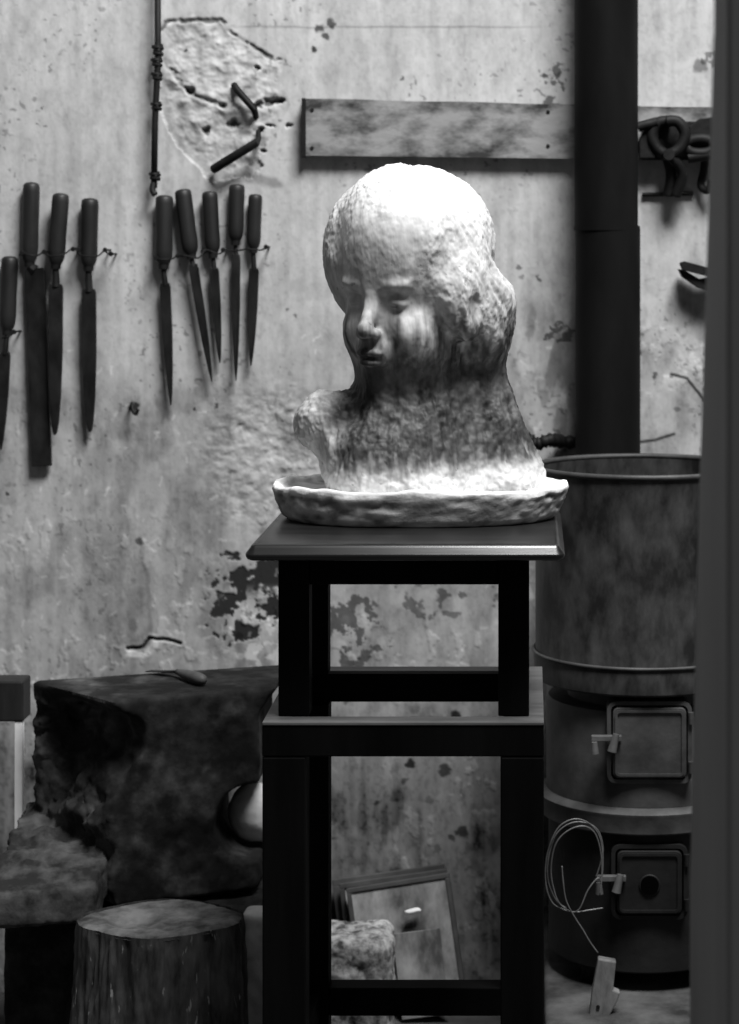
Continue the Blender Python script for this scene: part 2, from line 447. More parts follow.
# lower frame rails
obj('upper_rail', box(X0, X1, Yf, Yf+.03, ZR-.04, ZR-.004, bev=.0015), M_stand, st)
obj('upper_rail', box(X0, X1, Yb-.03, Yb, ZR-.04, ZR-.004, bev=.0015), M_stand, st)
obj('upper_rail', box(X0, X0+.03, Yf+.0305, Yb-.0305, ZR-.04, ZR-.004, bev=.0015), M_stand, st)
obj('upper_rail', box(X1-.03, X1, Yf+.0305, Yb-.0305, ZR-.04, ZR-.004, bev=.0015), M_stand, st)
bm = bmesh.new()
add_box(bm, X0, X1, Yf-.001, Yf+.03, ZR-.004, ZR, bev=.001)
add_box(bm, X0, X0+.03, Yf+.03, Yb, ZR-.004, ZR, bev=.001); add_box(bm, X1-.03, X1, Yf+.03, Yb, ZR-.004, ZR, bev=.001)
add_box(bm, X0+.03, X1-.03, Yb-.03, Yb, ZR-.004, ZR, bev=.001)
lt = obj('ledge_strip', bm, M_ledge, st); lt['label'] = 'paler ledge on top of the lower frame, light from above painted in'
obj('lower_rail', box(X0+LW, X1-LW, Yb-.04, Yb-.006, .205, .241, bev=.0015), M_stand, st)
obj('lower_rail', box(X0+LW, X1-LW, Yf+.006, Yf+.04, .205, .241, bev=.0015), M_stand, st)
obj('lower_rail', box(X0+.006, X0+.04, Yf+.045, Yb-.045, .205, .241, bev=.0015), M_stand, st)
obj('lower_rail', box(X1-.04, X1-.006, Yf+.045, Yb-.045, .205, .241, bev=.0015), M_stand, st)
# upper tier
ux0, ux1, uy0, uy1 = -.293, -.001, 2.56, 2.835
for lx in (ux0, ux1-.036):
    for ly in (uy0, uy1-.036):
        obj('upper_leg', box(lx, lx+.036, ly, ly+.036, ZR, ZT-.019, bev=.0015), M_stand, st)
bm = bmesh.new()
add_box(bm, ux0+.036, ux1-.036, uy0+.004, uy0+.024, ZT-.055, ZT-.019, bev=.001)
add_box(bm, ux0+.036, ux1-.036, uy1-.024, uy1-.004, ZT-.055, ZT-.019, bev=.001)
add_box(bm, ux0+.004, ux0+.024, uy0+.036, uy1-.036, ZT-.055, ZT-.019, bev=.001)
add_box(bm, ux1-.024, ux1-.004, uy0+.036, uy1-.036, ZT-.055, ZT-.019, bev=.001)
obj('apron', bm, M_stand, st)
# moulded tabletop: stacked rounded outlines
def top_outline(off, r=.012):
    return rrect((-.325+.040)/2, (2.50+2.885)/2, .365-2*off, .385-2*off, max(r-off, .003), 5)
bm = bmesh.new(); rings = []
prof = [(.012, -.019), (.006, -.0187), (.002, -.017), (.0003, -.014), (0, -.0115), (.0006, -.0108), (.0016, -.0090), (.0054, -.0044), (.0066, -.0022), (.0095, -.0006), (.0125, 0)]
for off, dz in prof:
    rings.append([bm.verts.new((x, y, ZT+dz)) for x, y in top_outline(off)])
for A, B in zip(rings[:-1], rings[1:]):
    n = len(A)
    for i in range(n): bm.faces.new((A[i], A[(i+1)%n], B[(i+1)%n], B[i]))
bm.faces.new(rings[0]); bm.faces.new(rings[-1])
obj('tabletop', bm, M_top, st, smooth=True, sharp=50)

# ------------------------------------------------------------------ PLASTER BUST (a plain generic child's head)
BX, BY = -.1375, 2.755
bust = thing('plaster_bust', (BX, BY, ZT), "pale weathered plaster bust of a child's head on an oval base, atop the dark stand", 'sculpture')
# oval base: a shallow dish with an uneven white rim
def build_base():
    n = 220; rings = []
    prof = [(0, 0), (.80, 0), (.90, .0), (.94, .006), (.965, .018), (.985, .030), (.998, .037), (.995, .042), (.972, .0435), (.945, .041), (.92, .036), (.85, .035), (.4, .036), (0, .036)]
    # resample
    P2 = []
    for (r0, z0), (r1, z1) in zip(prof[:-1], prof[1:]):
        k = max(1, int(math.hypot((r1-r0)*.18, z1-z0)/.0022))
        for i in range(k): P2.append((r0+(r1-r0)*i/k, z0+(z1-z0)*i/k))
    P2.append(prof[-1])
    R = np.array([p[0] for p in P2])[:, None]; Zr = np.array([p[1] for p in P2])[:, None]
    A = np.linspace(0, 2*PI, n, endpoint=False)[None, :]
    ca = np.cos(A)+0*R; sa = np.sin(A)+0*R
    wob = 1+.014*vnoise(ca*2.1+5, sa*2.1, 0*R+A*0, 71)+.008*vnoise(ca*6, sa*6, 0*R+A*0, 72)
    # superellipse: squarish long oval
    X = np.sign(ca)*np.abs(ca)**.86*.183*R*wob; Y = np.sign(sa)*np.abs(sa)**.9*.122*R*wob
    side = sst(.8, .97, R)
    nn = fbm(ca*9, sa*9, Zr*120+0*A, 4, 73)
    X = X*(1+.022*nn*side); Y = Y*(1+.022*nn*side)
    Z = Zr+0*A
    Z = Z + sst(.028, .04, Zr)*(.004*vnoise(ca*3+9, sa*3, 0*R+A*0, 74)+.0018*vnoise(ca*9, sa*9, R*20+A*0, 75))
    V = np.stack([X+BX, Y+BY, Z+ZT+.0005], 2).reshape(-1, 3)
    m = len(P2); I = np.arange(m*n).reshape(m, n); J = np.roll(I, -1, 1)
    Q = np.stack([I[:-1], J[:-1], J[1:], I[1:]], 2).reshape(-1, 4)
    me = make_mesh('oval_base', V, Q)
    h = (Z).reshape(-1)
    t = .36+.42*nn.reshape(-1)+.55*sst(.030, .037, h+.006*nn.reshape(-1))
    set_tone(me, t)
    bm = bmesh.new(); bm.from_mesh(me); bmesh.ops.remove_doubles(bm, verts=bm.verts, dist=1e-5); bmesh.ops.recalc_face_normals(bm, faces=bm.faces[:]); bm.to_mesh(me); bm.free()
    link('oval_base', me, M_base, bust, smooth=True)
build_base()

def build_bust():
    h = .0016
    G = Field((-.335, 2.60, .868), (.035, 2.905, 1.315), h)
    O = np.array([(408-PX)*.00125, 2.755, ZC-(292-PY)*.00125])
    yaw = math.radians(30); pit = math.radians(5); rol = math.radians(-2)
    fwd = Vector((-math.sin(yaw)*math.cos(pit), -math.cos(yaw)*math.cos(pit), -math.sin(pit)))
    rt = Vector((math.cos(yaw), -math.sin(yaw), 0))
    rt = (Matrix.Rotation(rol, 3, fwd) @ rt)
    up = fwd.cross(rt)
    R3 = [[rt[i], fwd[i], up[i]] for i in range(3)]
    Rn = np.array(R3)
    def W(x, y, z): return O + Rn @ np.array([x, y, z])
    def E(c, r, k=.01, op='add', tilt=None):
        R = Rn
        if tilt is not None:   # tilt about local forward axis
            a = math.radians(tilt); R = Rn @ np.array([[math.cos(a),0,math.sin(a)],[0,1,0],[-math.sin(a),0,math.cos(a)]])
        G.ell(W(*c), r, R, k, op)
    # skull and face
    E((0,-.02,.045), (.084,.096,.092), .02)
    E((0,.016,-.030), (.061,.066,.084), .03)
    E((0,.040,.040), (.060,.044,.050), .03)
    E((0,.050,-.096), (.026,.027,.020), .028)
    for s in (-1, 1):
        E((s*.033,.050,-.044), (.027,.026,.028), .02)
        E((s*.045,.012,-.070), (.020,.036,.026), .03)
    # neck, chest
    G.cap(W(0,-.02,-.05), (-.155, 2.775, .90), .056, .075, .03)
    G.cap(W(-.01,.005,-.10), (-.19, 2.74, .93), .040, .055, .03)
    G.cap((-.15, 2.775, .93), (-.15, 2.775, .87), .085, .100, .04)
    G.ell((-.252, 2.755, .972), (.042, .046, .040), None, .025)       # shoulder, left in view
    G.ell((-.195, 2.735, .915), (.056, .060, .060), None, .035)
    G.ell((-.055, 2.79, .925), (.058, .058, .080), None, .04)        # shoulder, right
    G.ell((-.02, 2.79, .890), (.040, .055, .045), None, .03)
    # fall of hair down the nape
    G.cap((-.085, 2.80, 1.09), (-.075, 2.80, .93), .048, .055, .03)
    G.ell((-.062, 2.775, 1.085), (.038, .050, .045), None, .02)
    # hair mass
    E((-.004,-.036,.060), (.094,.092,.091), .02)
    E((-.022,-.004,.108), (.050,.062,.046), .03)
    E((.080,-.006,.002), (.028,.050,.056), .02)
    E((-.076,.000,.044), (.037,.052,.074), .035)
    G.ell((-.060, 2.770, 1.120), (.040, .055, .045), None, .02)
    E((.01,.030,.080), (.062,.052,.052), .03)
    # brow
    for s in (-1, 1):
        E((s*.026,.074,.016), (.021,.009,.006), .010, tilt=-s*8)
        E((s*.029,.094,-.004), (.018,.020,.0115), .013, 'sub')
        E((s*.028,.0655,-.005), (.0150,.0140,.0100), .003)
        E((s*.028,.0800,-.0075), (.0130,.0040,.0012), .002, 'sub', tilt=s*4)
        E((s*.028,.0800,.0040), (.0150,.0040,.0012), .003, 'sub', tilt=-s*6)
    # nose
    G.cap(W(0,.076,.006), W(0,.0965,-.034), .0075, .0085, .010)
    E((0,.0985,-.0385), (.0092,.0085,.0080), .008)
    for s in (-1, 1):
        E((s*.0100,.0900,-.0415), (.0062,.0080,.0060), .006)
        E((s*.0050,.0940,-.0478), (.0032,.0045,.0035), .002, 'sub')
    # mouth
    E((0,.078,-.066), (.024,.014,.018), .014)
    E((0,.0890,-.0655), (.0190,.0070,.0045), .005)
    for s in (-1, 1): E((s*.006,.0910,-.0640), (.0080,.0055,.0038), .004, tilt=s*12)
    E((0,.0880,-.0775), (.0145,.0080,.0055), .004)
    E((0,.0975,-.0712), (.0175,.0100,.0016), .002, 'sub')
    E((0,.0900,-.0890), (.0140,.0080,.0045), .008, 'sub')
    E((0,.0955,-.0560), (.0030,.0050,.0070), .005, 'sub')
    # ear right of view
    for s in (1,):
        E((s*.092,.004,-.022), (.013,.022,.034), .006)
        E((s*.108,.012,-.018), (.007,.010,.018), .008, 'sub')
        G.cap(W(s*.100,-.008,.006), W(s*.099,-.012,-.034), .005, .004, .003)
    # cut flat at the base
    sl = (slice(None),)*3; X, Y, Z = G.pts(sl)
    G.F = np.maximum(G.F, .874-Z).astype(np.float32)
    Rf = np.array([fwd.x, fwd.y, fwd.z])
    def local(V): return (V-O) @ Rn
    def noise(V, Nn):
        L = local(V); x, y, z = L[:, 0], L[:, 1], L[:, 2]
        face = sst(.015, .05, y)*sst(.13, .09, z)*sst(-.115, -.105, z)*sst(.075, .055, np.abs(x))
        neck = sst(-.095, -.13, z)
        a = V[:, 0]*1.0
        soft = .0016*fbm(V[:,0]/.03, V[:,1]/.03, V[:,2]/.04, 4, 81)
        fine = .0019*fbm(V[:,0]/.006, V[:,1]/.006, V[:,2]/.009, 3, 82)
        ang = np.arctan2(x, y)
        hair = (1-face)*(1-neck)
        lock = fbm(ang*5+2*z/.1, z/.06, y/.08, 3, 83)
        d = soft + fine*(.35+.65*(1-face)) + hair*sst(.07,.0,y+.25*np.maximum(z-.04,0))*(.0055*lock+.0018*fbm(ang*16+z/.02, z/.045, y/.05, 3, 84))
        rgh = .6*fbm(V[:,0]/.024, V[:,1]/.024, V[:,2]/.10, 4, 85, .55)+.7*fbm(V[:,0]/.035, V[:,1]/.035, V[:,2]/.030, 4, 90, .5)
        d = d + neck*(.0095*rgh + .0016*fbm(V[:,0]/.007, V[:,1]/.007, V[:,2]/.05, 3, 86)+.0035*sst(.93,.90,V[:,2])*fbm(V[:,0]/.012, V[:,1]/.012, V[:,2]/.010, 3, 92))
        return d
    me, V, Q = G.mesh('bust_figure', noise, relax=2)
    L = local(V); n1 = fbm(V[:,0]/.009, V[:,1]/.009, V[:,2]/.09, 4, 87); n2 = fbm(V[:,0]/.03, V[:,1]/.03, V[:,2]/.03, 4, 88)
    n3 = fbm(V[:,0]/.006, V[:,1]/.006, V[:,2]/.006, 3, 89)
    z = V[:, 2]
    # patina plus painted shade: neck darkened by height, crown lightened, bare plaster foot
    stain_shade = sst(1.13, 1.04, z+.05*n1)*sst(.895, .940, z+.035*n1+.01*n2)*sst(-.275, -.215, V[:,0]+.03*n2)
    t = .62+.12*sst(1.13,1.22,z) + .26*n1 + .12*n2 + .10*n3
    t = t*(1-stain_shade) + (.07+.09*n1+.04*n3)*stain_shade
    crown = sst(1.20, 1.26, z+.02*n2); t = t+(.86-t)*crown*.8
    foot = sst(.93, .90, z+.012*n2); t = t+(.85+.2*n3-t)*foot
    spot = sst(.42, .5, n3)*sst(0, .2, n2); t = t*(1-.45*spot)
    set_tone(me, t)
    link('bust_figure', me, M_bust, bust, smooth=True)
build_bust()

# ------------------------------------------------------------------ FILES AND RASPS ON THE WALL
TY = 3.4845
def outline_blade(a, b, w0, w1, kind):
    """outline in px between points a (tang end) and b (tip)"""
    a = np.array(a, float); b = np.array(b, float); d = b-a; L = np.linalg.norm(d); d /= L; n = np.array([-d[1], d[0]])
    if kind == 'square':  st_ = [(0, .40), (.02, .5), (1, .5)]
    elif kind == 'round': st_ = [(0, .42), (.03, .5), (.45, .5), (.75, .40), (.92, .26), (.98, .16), (1, .06)]
    else:                 st_ = [(0, .40), (.04, .5), (.4, .47), (.7, .34), (.9, .18), (1, .04)]
    l = [a+d*L*t+n*(w0*s) for t, s in st_]; r = [a+d*L*t-n*(w0*s) for t, s in st_]
    return l+r[::-1]
def make_file(name, ht, hb, hw, ba, bb, bw, kind, label, group, dY=0.0):
    Y = TY+dY; s = Y/F
    A = P(*ht, Y); B = P(*hb, Y)
    t = thing(name, P(*hb, Y), label, name.replace('_', ' ').split()[-1], group)
    L = (B-A).length; d = (B-A)/L; r = hw*s/2
    prof = [(0, .15), (.006, .55), (.02, .82), (.05, .96), (.12, 1), (.35, .99), (.6, .97), (.8, 1.0), (.9, .94), (.96, .80), (1, .62)]
    obj('handle', tube([A+d*L*q for q, _ in prof], [r*k for _, k in prof], 20), M_handle, t, smooth=True, sharp=50)
    # ferrule
    C0 = B-d*.002; obj('ferrule', tube([C0, C0+d*.010], [r*.62, r*.56], 16), M_steel, t, smooth=True, sharp=40)
    # tang + blade
    BA = P(*ba, Y); obj('tang', tube([C0+d*.009, BA+(P(*bb, Y)-BA).normalized()*.004], [bw*s*.22, bw*s*.30], 8), M_steel, t, smooth=True, sharp=40)
    ol = [((P(x, y, Y)).x, (P(x, y, Y)).z) for x, y in outline_blade(ba, bb, bw, bw, kind)]
    th = .0035 if kind != 'square' else .0045
    obj('blade', prism(ol, Y-th, Y+th, .0010), M_steel, t)
    return t
G1 = 'files and rasps hanging on the left of the wall'; G2 = 'files hanging in the right-hand row'
make_file('file', (10,256), (7,330), 17, (5,352), (1,450), 11, 'point', 'partly cut-off file at the far left edge of the photo, hanging lowest', G1)
make_file('rasp', (31.5,182), (29.5,262), 17, (35,268), (42,466), 19.5, 'square', 'long broad rasp with square-ended blade, the longest tool on the wall', G1, .004)
make_file('file', (61,193), (56,264), 17, (56,284), (55,435), 14, 'round', 'wide file just right of the broad square-ended rasp', G1, -.010)
make_file('file', (90,198), (88.5,266), 17.5, (89,289), (90,432), 14, 'round', 'wide round-tipped file, rightmost of the left-hand row', G1)
make_file('file', (164.5,195), (163.5,264), 18, (165,283), (171,405), 10.5, 'point', 'straight pointed file, leftmost of the row of five', G2)
make_file('file', (182.5,189), (191,254), 17, (193,264), (212,382), 9.5, 'point', 'slim file hanging aslant, second of the row of five', G2, -.004)
make_file('file', (209.5,191), (213,253), 16, (214,268), (220,363), 9.5, 'point', 'short slim file in the middle of the row of five', G2)
make_file('file', (237,184), (235.5,240), 16, (236,254), (236,381), 8.5, 'point', 'slim file with the highest handle in the row of five', G2)
make_file('file', (255.5,194), (253.5,248), 14, (254,268), (251,366), 10, 'point', 'small file with narrow handle, rightmost of the row of five', G2)
def cord(pts, nails, label, name='hanging_wire'):
    t = thing(name, P(pts[0][0], pts[0][1], 3.49), label, 'wire', 'wires holding the files')
    obj('wire', tube(smooth_path([P(u, v, y) for u, v, y in pts], 6), .0013, 7), M_iron, t, smooth=True)
    for u, v in nails:
        c = P(u, v, 3.455); obj('nail', tube([c+Vector((0,.05,0)), c+Vector((0,.002,0)), c, c-Vector((0,.002,0))], [.0016,.0016,.004,.0035], 10), M_iron, t)
yf = 3.452
cord([(19,255,3.485),(24,254,yf),(36,256,yf),(44,252,3.475),(49,256,yf-.006),(62,255,yf-.010),(70,250,3.46),(74,248,3.47)], [(22,253),(44,252),(73,249)], 'thin wire holding the broad rasp and the wide file to the left')
cord([(76,248,3.47),(80,255,yf),(97,256,yf),(104,251,3.47),(108,254,3.47)], [(78,249),(105,250),(111,254)], 'thin wire holding the round-tipped file')
cord([(154,256,3.48),(158,259,yf),(171,259,yf),(181,255,yf-.004),(198,258,yf-.008),(206,250,yf),(218,254,yf),(226,250,3.46),(234,251,yf+.003),(241,250,yf),(248,249,yf),(261,250,yf),(266,247,3.48)], [(156,258),(178,256),(203,252),(223,250),(266,247)], 'long wire tying the row of five files across their necks')
cord([(2,338,yf),(10,336,yf),(14,332,3.48)], [(14,332)], 'short wire and nail beside the cut-off file at the left edge')

# iron rod with wire ties
t = thing('iron_rod', P(154,190,3.48), 'thin vertical iron rod with wire ties, hanging beside the rough plaster patch', 'rod')
obj('rod', tube([P(157.5,-40,3.478), P(158,60,3.478), P(155,120,3.478), P(154,188,3.478)], .0052, 10), M_iron, t, smooth=True)
for k, (u, v, r, hh) in enumerate([(158,50,.010,9),(157,62,.008,7),(157,76,.007,6),(156.5,106,.0065,6),(155,176,.008,6)]):
    pts = [P(u+math.sin(a*2.2)*1.2, v-hh/2+hh*a/12, 3.478)+Vector((math.cos(a*1.6)*.0052, math.sin(a*1.6)*.0052, 0)) for a in range(13)]
    obj('wire_tie', tube(pts, .0024+r*.12, 7), M_iron, t, smooth=True)
obj('hook_end', tube(smooth_path([P(154,182,3.478), P(152.5,190,3.474), P(155,195,3.472)]), .005, 9), M_iron, t, smooth=True)
# bent iron bracket out of the patch
pts = [P(234,85,3.498), P(238,91,3.486), P(254,109,3.485), P(258,124,3.515), P(259,139,3.490), P(256,143,3.468), P(225,162,3.470), P(214,169,3.492)]
o = obj('bent_iron_hook', tube(pts, [.0055,.0058,.0058,.004,.004,.0070,.0074,.0074], 10), M_iron, smooth=True, sharp=60)
tag(o, 'bent iron hook sticking out of the rough plaster patch above the files', 'hook')
o = obj('wall_nail', tube(smooth_path([P(132,404,3.503), P(132,404,3.485), P(133,411,3.478), P(136,414,3.478), P(138,409,3.478)], 5), .0028, 8), M_iron, smooth=True)
tag(o, 'small bent nail in the wall below the gap between the file rows', 'nail')

# long plank
t = thing('wall_plank', P(303,158,3.49), 'weathered horizontal plank fixed to the wall behind the stove pipe', 'plank')
def plank_bm():
    yb, yf_ = 3.499, 3.480
    bm = bmesh.new(); nu = 60
    def vt(u): return 98.5+(u-303)*.022+.4*math.sin(u*.05)
    def vb(u): return 155.5+(u-303)*.012
    R = []
    for i in range(nu+1):
        u = 303+(742-303)*i/nu
        R.append([bm.verts.new(p) for p in (P(u, vt(u), yf_), P(u, vb(u), yf_), P(u, vb(u), yb), P(u, vt(u), yb))])
    for A, B in zip(R[:-1], R[1:]):
        for k in range(4): bm.faces.new((A[k], A[(k+1)%4], B[(k+1)%4], B[k]))
    bm.faces.new(R[0]); bm.faces.new(R[-1]); return bm
obj('plank_board', plank_bm(), M_plank, t)
obj('end_batten', box(P(302,0,3.48).x, P(306,0,3.48).x, 3.474, 3.4799, P(0,157,3.45).z, P(0,97,3.45).z, bev=.0008), M_iron, t)
for u, v in ((312,110),(312,148),(548,112),(548,146)):
    c = P(u, v, 3.480); obj('nail_head', tube([c+Vector((0,.004,0)), c-Vector((0,.0012,0))], [.0035,.003], 10), M_iron, t)
o = obj('iron_strap', prism([(P(u,v,3.47).x, P(u,v,3.47).z) for u, v in ((642,124),(690,121),(735,124),(735,160),(642,160))], 3.4745, 3.4799, .001), M_iron, t); o['label'] = 'black iron strap across the right end'
# tools hung on the plank, right of the pipe
def ringpts(u, v, Y, r, n=18, sq=1.0):
    c = P(u, v, Y); return [c+Vector((r*math.cos(2*PI*k/n), 0, r*sq*math.sin(2*PI*k/n))) for k in range(n+1)]
t = thing('iron_pincers', P(670,192,3.467), 'dark iron pincers hanging from the plank right of the stove pipe', 'pincers')
obj('jaw', tube(smooth_path([P(671,121,3.462), P(658,123,3.462), P(652,136,3.462), P(657,148,3.462), P(667,156,3.462)]), [.009]*33, 10), M_iron, t, smooth=True)
obj('jaw', tube(smooth_path([P(666,121,3.447), P(678,122,3.447), P(685,134,3.447), P(680,148,3.447), P(668,156,3.447)]), [.009]*33, 10), M_iron, t, smooth=True)
c = P(668,155,3.457); obj('rivet', tube([c+Vector((0,.02,0)), c-Vector((0,.025,0))], [.010,.009], 14), M_iron, t)
obj('grip', tube(smooth_path([P(667,155,3.462), P(671,175,3.467), P(668,196,3.472)]), .0085, 10), M_iron, t, smooth=True)
obj('grip', tube(smooth_path([P(669,155,3.447), P(682,172,3.457), P(676,196,3.467)]), .0085, 10), M_iron, t, smooth=True)
t = thing('strap_bracket', P(650,158,3.44), 'black iron strap bracket against the plank next to the stove pipe', 'bracket')
obj('bracket_plate', prism([(P(u,v,3.44).x, P(u,v,3.44).z) for u, v in ((640,158),(640,138),(646,128),(655,122),(660,128),(657,158))], 3.461, 3.4795, .002), M_iron, t)
obj('bracket_pin', tube([P(638,127,3.458), P(657,122,3.458)], .008, 10), M_iron, t, smooth=True, sharp=40)
t = thing('iron_shackle', P(700,158,3.44), 'rounded iron shackle hanging at the right end of the plank', 'shackle')
obj('shackle_ring', tube(ringpts(700,146,3.455,.023,sq=.5), .0085, 10, cap=False), M_iron, t, smooth=True)
obj('shackle_bolt', tube([P(688,158,3.455), P(716,154,3.455)], .0085, 10), M_iron, t, smooth=True, sharp=40)
obj('shackle_plate', prism([(P(u,v,3.45).x, P(u,v,3.45).z) for u, v in ((690,126),(700,118),(716,116),(716,154),(692,155))], 3.4655, 3.4795, .0015), M_iron, t)
o = obj('thin_iron_bar', tube([P(642,194.5,3.494), P(693,193.5,3.494)], .0034, 10), M_iron, smooth=True, sharp=40)
tag(o, 'thin horizontal iron bar behind the tips of the pincers', 'bar')
o = obj('iron_clamp', tube(smooth_path([P(706,152,3.468), P(704,170,3.480), P(701,186,3.485), P(709,190,3.475), P(712,180,3.470)]), .0065, 10), M_iron, smooth=True)
tag(o, 'small dark iron hook hanging below the right end of the plank', 'hook')
t = thing('wall_scissors', P(694,272,3.47), 'dark open snips stuck on the wall below the pincers, by the right post', 'snips')
obj('blade', prism([(P(u,v,3.455).x, P(u,v,3.455).z) for u, v in ((679,263),(684,261),(718,270),(718,279),(682,270))], 3.450, 3.458, .001), M_iron, t)
obj('blade', prism([(P(u,v,3.47).x, P(u,v,3.47).z) for u, v in ((678,269),(684,270),(699,279),(718,276),(718,294),(698,288),(682,277))], 3.459, 3.490, .001), M_iron, t)
# iron poker lying behind the stove drum
o = obj('iron_poker', tube(smooth_path([P(512,444,3.46), P(524,437,3.46), P(536,444,3.46), P(550,440,3.46), P(566,442,3.485), P(600,443,3.485)]), [.009+.003*(i%3==0) for i in range(41)], 9), M_iron, smooth=True)
tag(o, 'knobbly dark iron poker fixed on the wall behind bust and stove pipe', 'poker')

# ------------------------------------------------------------------ STOVE
SX, SY = .164, 3.20
HZ = .15
# stove pipe
t = thing('stove_pipe', (.121, 3.42, HZ), 'tall black stove pipe rising along the wall behind the stove', 'stovepipe')
obj('pipe_upper', tube([(.1185, 3.42, 1.22), (.1185, 3.42, 1.62+.2)], .0495, 48), M_pipe, t, smooth=True, sharp=40)
obj('pipe_joint', tube([(.1195, 3.42, 1.215), (.1195, 3.42, 1.222)], .0515, 48), M_pipe, t, smooth=True, sharp=40)
obj('pipe_lower', tube([(.121, 3.42, HZ), (.121, 3.42, 1.218)], .0505, 48), M_pipe, t, smooth=True, sharp=40)
# upper drum
st = thing('cylinder_stove', (SX, SY, HZ), 'cylindrical cast iron stove with two small doors, below the open drum', 'stove')
body = [(.0,.19),(.125,.19),(.135,.195),(.137,.21),(.137,.365),(.140,.37),(.152,.372),(.155,.378),(.155,.392),(.151,.398),(.144,.401),(.142,.41),(.142,.545),(.138,.553),(.120,.556),(0,.556)]
body = [(.0,.175),(.128,.175),(.138,.180),(.138,.372),(.150,.374),(.154,.380),(.154,.392),(.150,.398),(.142,.401),(.141,.408),(.141,.530),(.136,.540),(.0,.540)]
lo_ = obj('firebox_lower', lathe([(0,.175),(.128,.175),(.137,.180),(.137,.372),(0,.372)], SX, SY, 96), M_stove_dark, st, smooth=True, sharp=35)
obj('collar', lathe([(0,.373),(.148,.3732),(.1515,.376),(.1520,.398),(.1530,.4005),(.1530,.4025),(.1500,.4045),(.1400,.4095),(0,.4095)], SX, SY, 96), M_stove, st, smooth=True, sharp=35)
obj('firebox_upper', lathe([(0,.4100),(.1405,.4100),(.1405,.535),(.137,.541),(.110,.543),(.110,.566),(0,.566)], SX, SY, 96), M_stove, st, smooth=True, sharp=35)
for a in (45, 135, 225, 315):
    x = SX+.11*math.cos(math.radians(a)); y = SY+.11*math.sin(math.radians(a))
    obj('foot', tube([(x, y, .178), (x, y, .165), (x, y, HZ)], [.018, .012, .015], 12), M_stove_dark, st, smooth=True)
def door(zc, w, h, hole, m):
    yc = SY-.137
    d = obj('door', prism(rrect(SX+.002, zc, w-.016, h-.016, .008), yc-.010, yc+.022, .0015), m, st)
    obj('raised_frame', ring_prism(rrect(SX+.002, zc, w, h, .013), rrect(SX+.002, zc, w-.011, h-.011, .008), yc-.007, yc+.028), m, d)
    obj('raised_bead', ring_prism(rrect(SX+.002, zc, w-.022, h-.022, .007), rrect(SX+.002, zc, w-.029, h-.029, .004), yc-.0128, yc-.009), m, d)
    if hole:
        pts = [(SX+.002+.0135*math.cos(2*PI*k/28), yc-.011, zc-.003+.0135*math.sin(2*PI*k/28)) for k in range(29)]
        obj('draught_hole', lathe_y(SX+.002, zc-.003, yc), M_hole_shade, d)
        obj('hole_rim', tube(pts, .0016, 8, cap=False), m, d, smooth=True)
    # latch
    lx = SX+.002-w/2
    l = obj('latch', box(lx-.022, lx+.020, yc-.020, yc-.011, zc+.004, zc+.012, bev=.001), M_latch, d)
    obj('latch_handle', tube([(lx+.012, yc-.026, zc+.016), (lx+.006, yc-.028, zc-.008)], [.0045, .0065], 10), M_latch, l, smooth=True, sharp=50)
    obj('latch_keeper', tube([(lx-.018, yc-.022, zc+.004), (lx-.017, yc-.022, zc-.012)], [.004, .0055], 10), M_latch, l, smooth=True, sharp=50)
    for s in (-1, 1):
        obj('hinge', tube([(SX+.002+w/2-.001, yc-.009, zc+s*h*.30-.008), (SX+.002+w/2-.001, yc-.009, zc+s*h*.30+.008)], .004, 10), m, d, smooth=True, sharp=40)
M_hole_shade = mat('hole_shade', .002, .002, 1.0, spec=0.0)  # black disc colour, painted shade for the inside of the draught hole
def lathe_y(x, z, yc):
    return tube([(x, yc-.0135, z), (x, yc-.0100, z)], [.0125, .0125], 28)
door(.502, .118, .114, False, M_stove)
door(.308, .106, .104, True, M_stove_dark)

dr = thing('open_drum', (SX, SY, .566), 'large open sheet-metal drum standing on the stove, rim rolled', 'drum')
Rr = .155
obj('drum_shell', lathe([(0,.5665),(.154,.5665),(.1585,.570),(.1585,.600),(.1562,.606),(.1562,.868),(.1535,.868),(.1535,.600),(0,.600)], SX, SY, 128), M_drum, dr, smooth=True, sharp=35)
def torus(R, r, z, n=96, m=10):
    return lathe([(R+r*math.cos(2*PI*k/m), z+r*math.sin(2*PI*k/m)) for k in range(m)], SX, SY, n, closed=True)
obj('rolled_rim', torus(.1565, .0042, .8705), M_stove, dr, smooth=True)
obj('bottom_band', torus(.1590, .0026, .606), M_stove, dr, smooth=True)
# hearth slab
def hearth():
    G = Field((.00, 2.90, -.02), (.40, 3.50, .19), .006)
    X, Y, Z = G.pts((slice(None),)*3)
    q = np.maximum.reduce([np.abs(X-.195)-.175, np.abs(Y-3.215)-.265, np.abs(Z-.065)-.085])
    G.F = q.astype(np.float32)
    me, V, Q = G.mesh('hearth_slab', lambda V, N: .0025*fbm(V[:,0]/.03, V[:,1]/.03, V[:,2]/.03, 4, 91)*(V[:,2] < .14), relax=1)
    return link('hearth_slab', me, M_hearth, smooth=True)
o = hearth(); tag(o, 'rough stone hearth slab beneath the stove', 'hearth')
